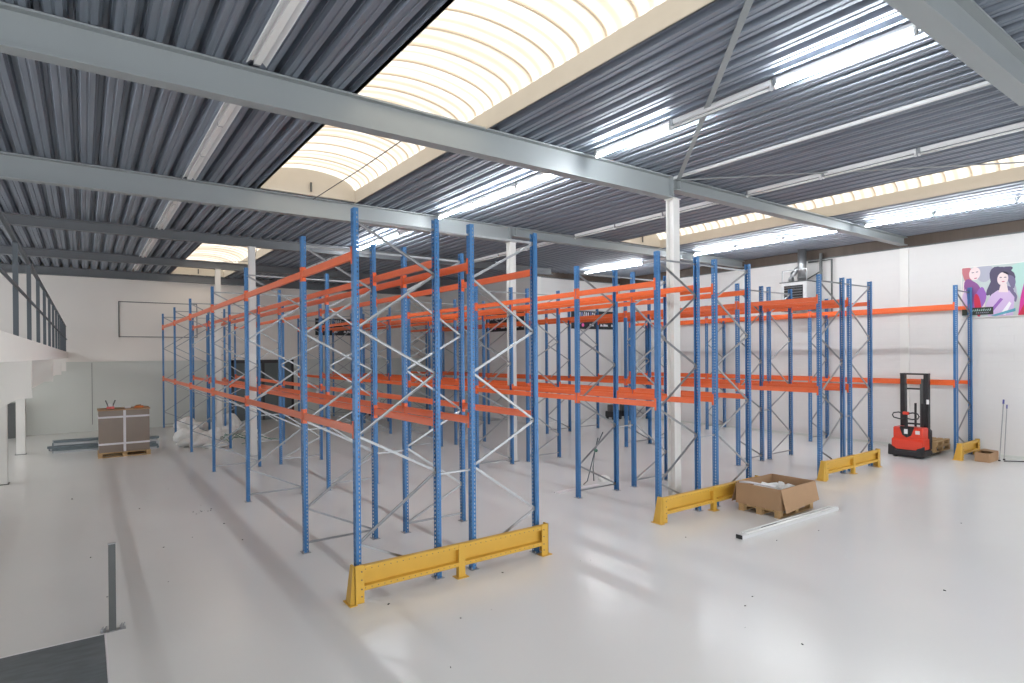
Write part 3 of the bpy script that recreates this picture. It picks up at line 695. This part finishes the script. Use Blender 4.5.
for s in (-1, 1): MB().bar((s*.05, 0, .07), (s*.11, 0, .24), .03, .02, (0, 1, 0)).build('prong', 'darkgrey', hp)
MB().box(-.05, .05, -.05, .05, .07, .15).build('roll', 'whitemetal', hp, bevel=.01)
ob = thing('parts_tray', 'flat orange tray lying on the right of the wrapped cartons', 'tray', (1.24, 19.5, top))
MB().box(-.11, .11, -.08, .08, 0, .05).build('tray_body', 'amber', ob, bevel=.012); MB().tube([(-.08, 0, .06), (.05, .02, .075)], .014, 8).build('tray_lid', 'card', ob)
wb = thing('paper_pad', 'small white carton lying on top of the wrapped cartons beside the orange tray', 'carton', (.98, 19.5, top))
MB().box(-.07, .07, -.06, .06, 0, .045).build('cover', 'strap', wb, bevel=.005); MB().box(-.065, .065, -.055, .055, .045, .05).build('flap', 'whitemetal', wb)

# bundles of steel braces behind the pallet
def bundle(loc, L_, n, label, rz=0):
    r = thing('steel_bundle', label, 'steel bundle', loc, rz, 'grey steel rack parts lying on the floor')
    k = 0
    for j in range(n):
        for i in range(3):
            dx = random.uniform(-.05, .05)
            MB().box(-L_/2+dx, L_/2+dx, i*.10, i*.10+.085, j*.075, j*.075+.06).build('steel_profile', 'galv' if (i+j) % 3 == 0 else 'steelblue', r); k += 1
M['steelblue'] = mat('steel_blue_grey', (.13, .16, .175), .4, .5, .15, 8)
bundle((-.02, 21.0, 0), 1.35, 5, 'bundle of grey steel profiles sticking out left of the wrapped cartons')
bundle((1.28, 20.25, 0), .95, 5, 'stacked grey steel profiles sticking out right of the wrapped cartons')
bundle((-.55, 21.6, 0), .55, 2, 'short bundle of grey steel profiles farthest left on the floor')

# plastic sheet pile and green straps by the rack
pile = tag(link('plastic_sheet_pile', None), 'pile of crumpled white plastic and green straps lying between rack posts, far left', 'plastic sheeting'); pile['kind'] = 'stuff'
vs, fs = [], []
for s_, (a, b_, rx, ry, rz_) in enumerate([(2.75, 20.0, .38, .3, .2), (3.15, 20.3, .36, .35, .26), (3.1, 19.4, .3, .25, .1), (2.75, 21.3, .3, .35, .32), (4.0, 22.6, .42, .35, .42), (3.0, 22.9, .4, .35, .35), (4.4, 21.2, .28, .25, .14), (4.6, 20.4, .3, .2, .10), (3.4, 21.2, .3, .3, .15)]):
    me = lumpy('x', a, b_, rz_*.5, rx, ry, rz_, 70+s_, .42, 3)
    o_ = len(vs); vs += [tuple(v.co) for v in me.vertices]; fs += [tuple(i+o_ for i in p_.vertices) for p_ in me.polygons]; bpy.data.meshes.remove(me)
pm = bpy.data.meshes.new('sheeting'); pm.from_pydata(vs, [], fs); pm.materials.append(M['foam']); link('sheeting', pm, pile)
rs = MB(); rnd = random.Random(5)
for k in range(16):
    x, y = rnd.uniform(2.6, 4.8), rnd.uniform(19.4, 21.6); a = rnd.uniform(0, 6.3); pts = []
    for t in range(5): pts.append((x, y, .03 + rnd.uniform(0, .18)*(t not in (0, 4)))); x += .22*math.cos(a); y += .22*math.sin(a); a += rnd.uniform(-.8, .8)
    rs.tube(pts, .012, 5)
rs.build('strap_tangle', 'green', pile)
# hydraulic-like folded stand on the floor
sd = thing('folding_stand', 'thin grey green folding stand leaning among the middle racks', 'stand', (8.70, 9.05, 0))
sd.location = (0, 0, 0)
MB().tube([(8.30, 9.0, .012), (8.42, 9.02, .06), (8.72, 9.1, .66), (9.05, 9.2, 1.0)], .012, 8).build('leg', 'steelblue', sd)
MB().tube([(8.70, 9.12, .012), (8.66, 9.1, .30), (8.74, 9.12, .66), (8.86, 9.15, .9)], .012, 8).build('leg', 'steelblue', sd)
MB().tube([(8.72, 9.06, .65), (8.75, 9.15, .67)], .035, 8).build('hinge_knob', 'green', sd)
lump_obj('foam_piece', 'foam', (8.92, 9.05, 0), (.13, .09, .07), 3, 'white foam piece lying at the foot of the folding stand', 'packing')
tag(MB().box(7.36, 8.5, 8.72, 8.84, .0, .022).build('batten_plank', 'strap'), 'thin white plank lying on the floor by a middle rack post', 'plank')

# pallets on the forks by the right wall
pallet((18.10, 6.30, .09), 0, 1.0, .74, 'wooden pallet lifted on the forks of the red stacker')
pallet((18.12, 6.28, .228), .03, .96, .70, 'upper wooden pallet stacked on the forks of the red stacker')
sb = thing('small_cardboard_box', 'small flat cardboard box on the floor by the short yellow barrier', 'box', (17.88, 4.95, 0))
for n_, q_ in [('side_panel', (-.32, .32, -.15, -.142)), ('side_panel', (-.32, .32, .142, .15)), ('side_panel', (-.32, -.312, -.142, .142)), ('side_panel', (.312, .32, -.142, .142))]: MB().box(*q_, 0, .22).build(n_, 'card', sb)
MB().box(-.31, .31, -.14, .14, 0, .13).build('contents', 'cardin', sb)
MB().poly([(.0, -.14, .221), (.31, -.14, .221), (.31, .14, .24), (.0, .14, .24)], .006, (0, 0, 1)).build('flap', 'card', sb)
def mop(base, tip, label, r_=.011):
    t = thing('broom_handle', label, 'handle', base, 0, 'pole handles leaning on the right wall')
    v = V(tip)-V(base)
    MB().tube([(0, 0, .02), v*.93], r_, 8).build('pole', 'galv', t); MB().tube([v*.93, v], r_*1.8, 8).build('grip', 'bluegrip', t)
    MB().box(-.02, .02, -.02, .02, 0, .03).build('foot', 'black', t)
M['bluegrip'] = mat('blue_grip', (.08, .08, .3), .5)
mop((18.03, 4.74, 0), (18.60, 4.80, 1.46), 'taller thin metal broom handle with blue grip by the right wall')
mop((18.30, 4.72, 0), (18.70, 4.76, 1.33), 'shorter thin metal broom handle with blue grip by the right wall', .009)
tag(MB().tube([(18.05, 4.66, .012), (18.2, 4.5, .012), (18.33, 4.35, .012), (18.5, 4.22, .012), (18.6, 4.0, .012)], .012, 6).build('floor_cable', 'black'), 'black cable on the floor at the foot of the right wall', 'cable')
# black equipment at far corner wall
def trolley(loc, label):
    r = thing('tool_trolley', label, 'trolley', loc, 0, 'dark equipment at the far corner wall')
    MB().box(-.28, .28, -.22, .22, .10, .34).build('body', 'black', r, bevel=.02); MB().box(-.22, .12, -.16, .16, .34, .60).build('motor_block', 'darkgrey', r, bevel=.02)
    for sx in (-.2, .2):
        for sy in (-.17, .17): MB().tube([(sx, sy-.03, .055), (sx, sy+.03, .055)], .055, 12).build('wheel', 'black', r)
    MB().tube([(.24, -.18, .3), (.34, -.18, .7), (.34, .18, .7), (.24, .18, .3)], .015, 6).build('handle', 'steelblue', r)
    MB().tube([(-.15, -.225, .16), (-.15, -.232, .16)], .035, 10).build('lamp', 'yellow', r)
trolley((17.55, 17.2, 0), 'black wheeled machine at the far corner wall, left one'); trolley((18.25, 17.2, 0), 'black wheeled machine at the far corner wall, right one')
trolley((9.6, 24.6, 0), 'dark wheeled machine on the floor near the far wall'); trolley((10.5, 24.9, 0), 'dark wheeled machine near the far wall, right of another')

# dark vinyl landing, post and floor scraps
vt = thing('vinyl_landing', 'dark blue grey vinyl covered floor area in the near left corner', 'floor covering', (0, 0, 0))
MB().box(-4.0, .14, 4.0, 6.98, 0, .012).build('vinyl_sheet', 'vinyl', vt)
MB().box(.14, .158, 4.0, 7.0, 0, .016).build('edge_strip', 'strap', vt); MB().box(-4.0, .14, 6.98, 6.998, 0, .016).build('edge_strip', 'strap', vt)
bp = thing('floor_post', 'dark grey upright steel post at the corner of the dark vinyl area', 'post', (.21, 7.06, 0))
MB().box(-.030, .030, -.02, .02, .006, .86).build('upright', 'darkgrey', bp, bevel=.003)
MB().box(-.035, .032, -.02, .02, .855, .866).build('cap', 'galv', bp)
MB().box(-.10, .11, -.035, .035, 0, .006).build('foot_plate', 'galv', bp)
for x in (-.085, -.06, .07, .09): MB().tube([(x, 0, .006), (x, .0, .04)], .009, 6).tube([(x-.01, -.01, .03), (x+.012, .01, .05)], .006, 5).build('anchor_bolt', 'galv', bp)
sc = MB(); rnd = random.Random(11)
for k in range(46):
    if k < 14: x, y = 1.65 + rnd.uniform(-.16, .16), 11.5 + rnd.uniform(-.12, .12)
    else: x, y = rnd.choice([(rnd.uniform(.5, 12), rnd.uniform(2.5, 6)), (rnd.uniform(-.2, 2), rnd.uniform(8, 15))])
    s_ = rnd.uniform(.004, .013); a = rnd.uniform(0, 3)
    sc.bar((x-s_*math.cos(a), y-s_*math.sin(a), s_*.4), (x+s_*math.cos(a), y+s_*math.sin(a), s_*.4), s_*.9, s_*.7)
so = sc.build('scattered_floor_scraps', 'darkgrey'); tag(so, 'small scattered bolts and scraps on the grey floor', 'scraps'); so['kind'] = 'stuff'

# ------------------------------------------------------------------ light
w = bpy.data.worlds.new('sky'); S.world = w; w.use_nodes = True
bg = w.node_tree.nodes['Background']; bg.inputs[0].default_value = (.93, .96, 1.0, 1); bg.inputs[1].default_value = 1.85
S.view_settings.view_transform = 'Standard'; S.view_settings.look = 'None'; S.view_settings.gamma = 1; S.view_settings.exposure = 1.08
S.view_settings.use_curve_mapping = False
S.cycles.use_denoising = True
S.cycles.max_bounces = 8; S.cycles.diffuse_bounces = 5; S.cycles.sample_clamp_indirect = 8
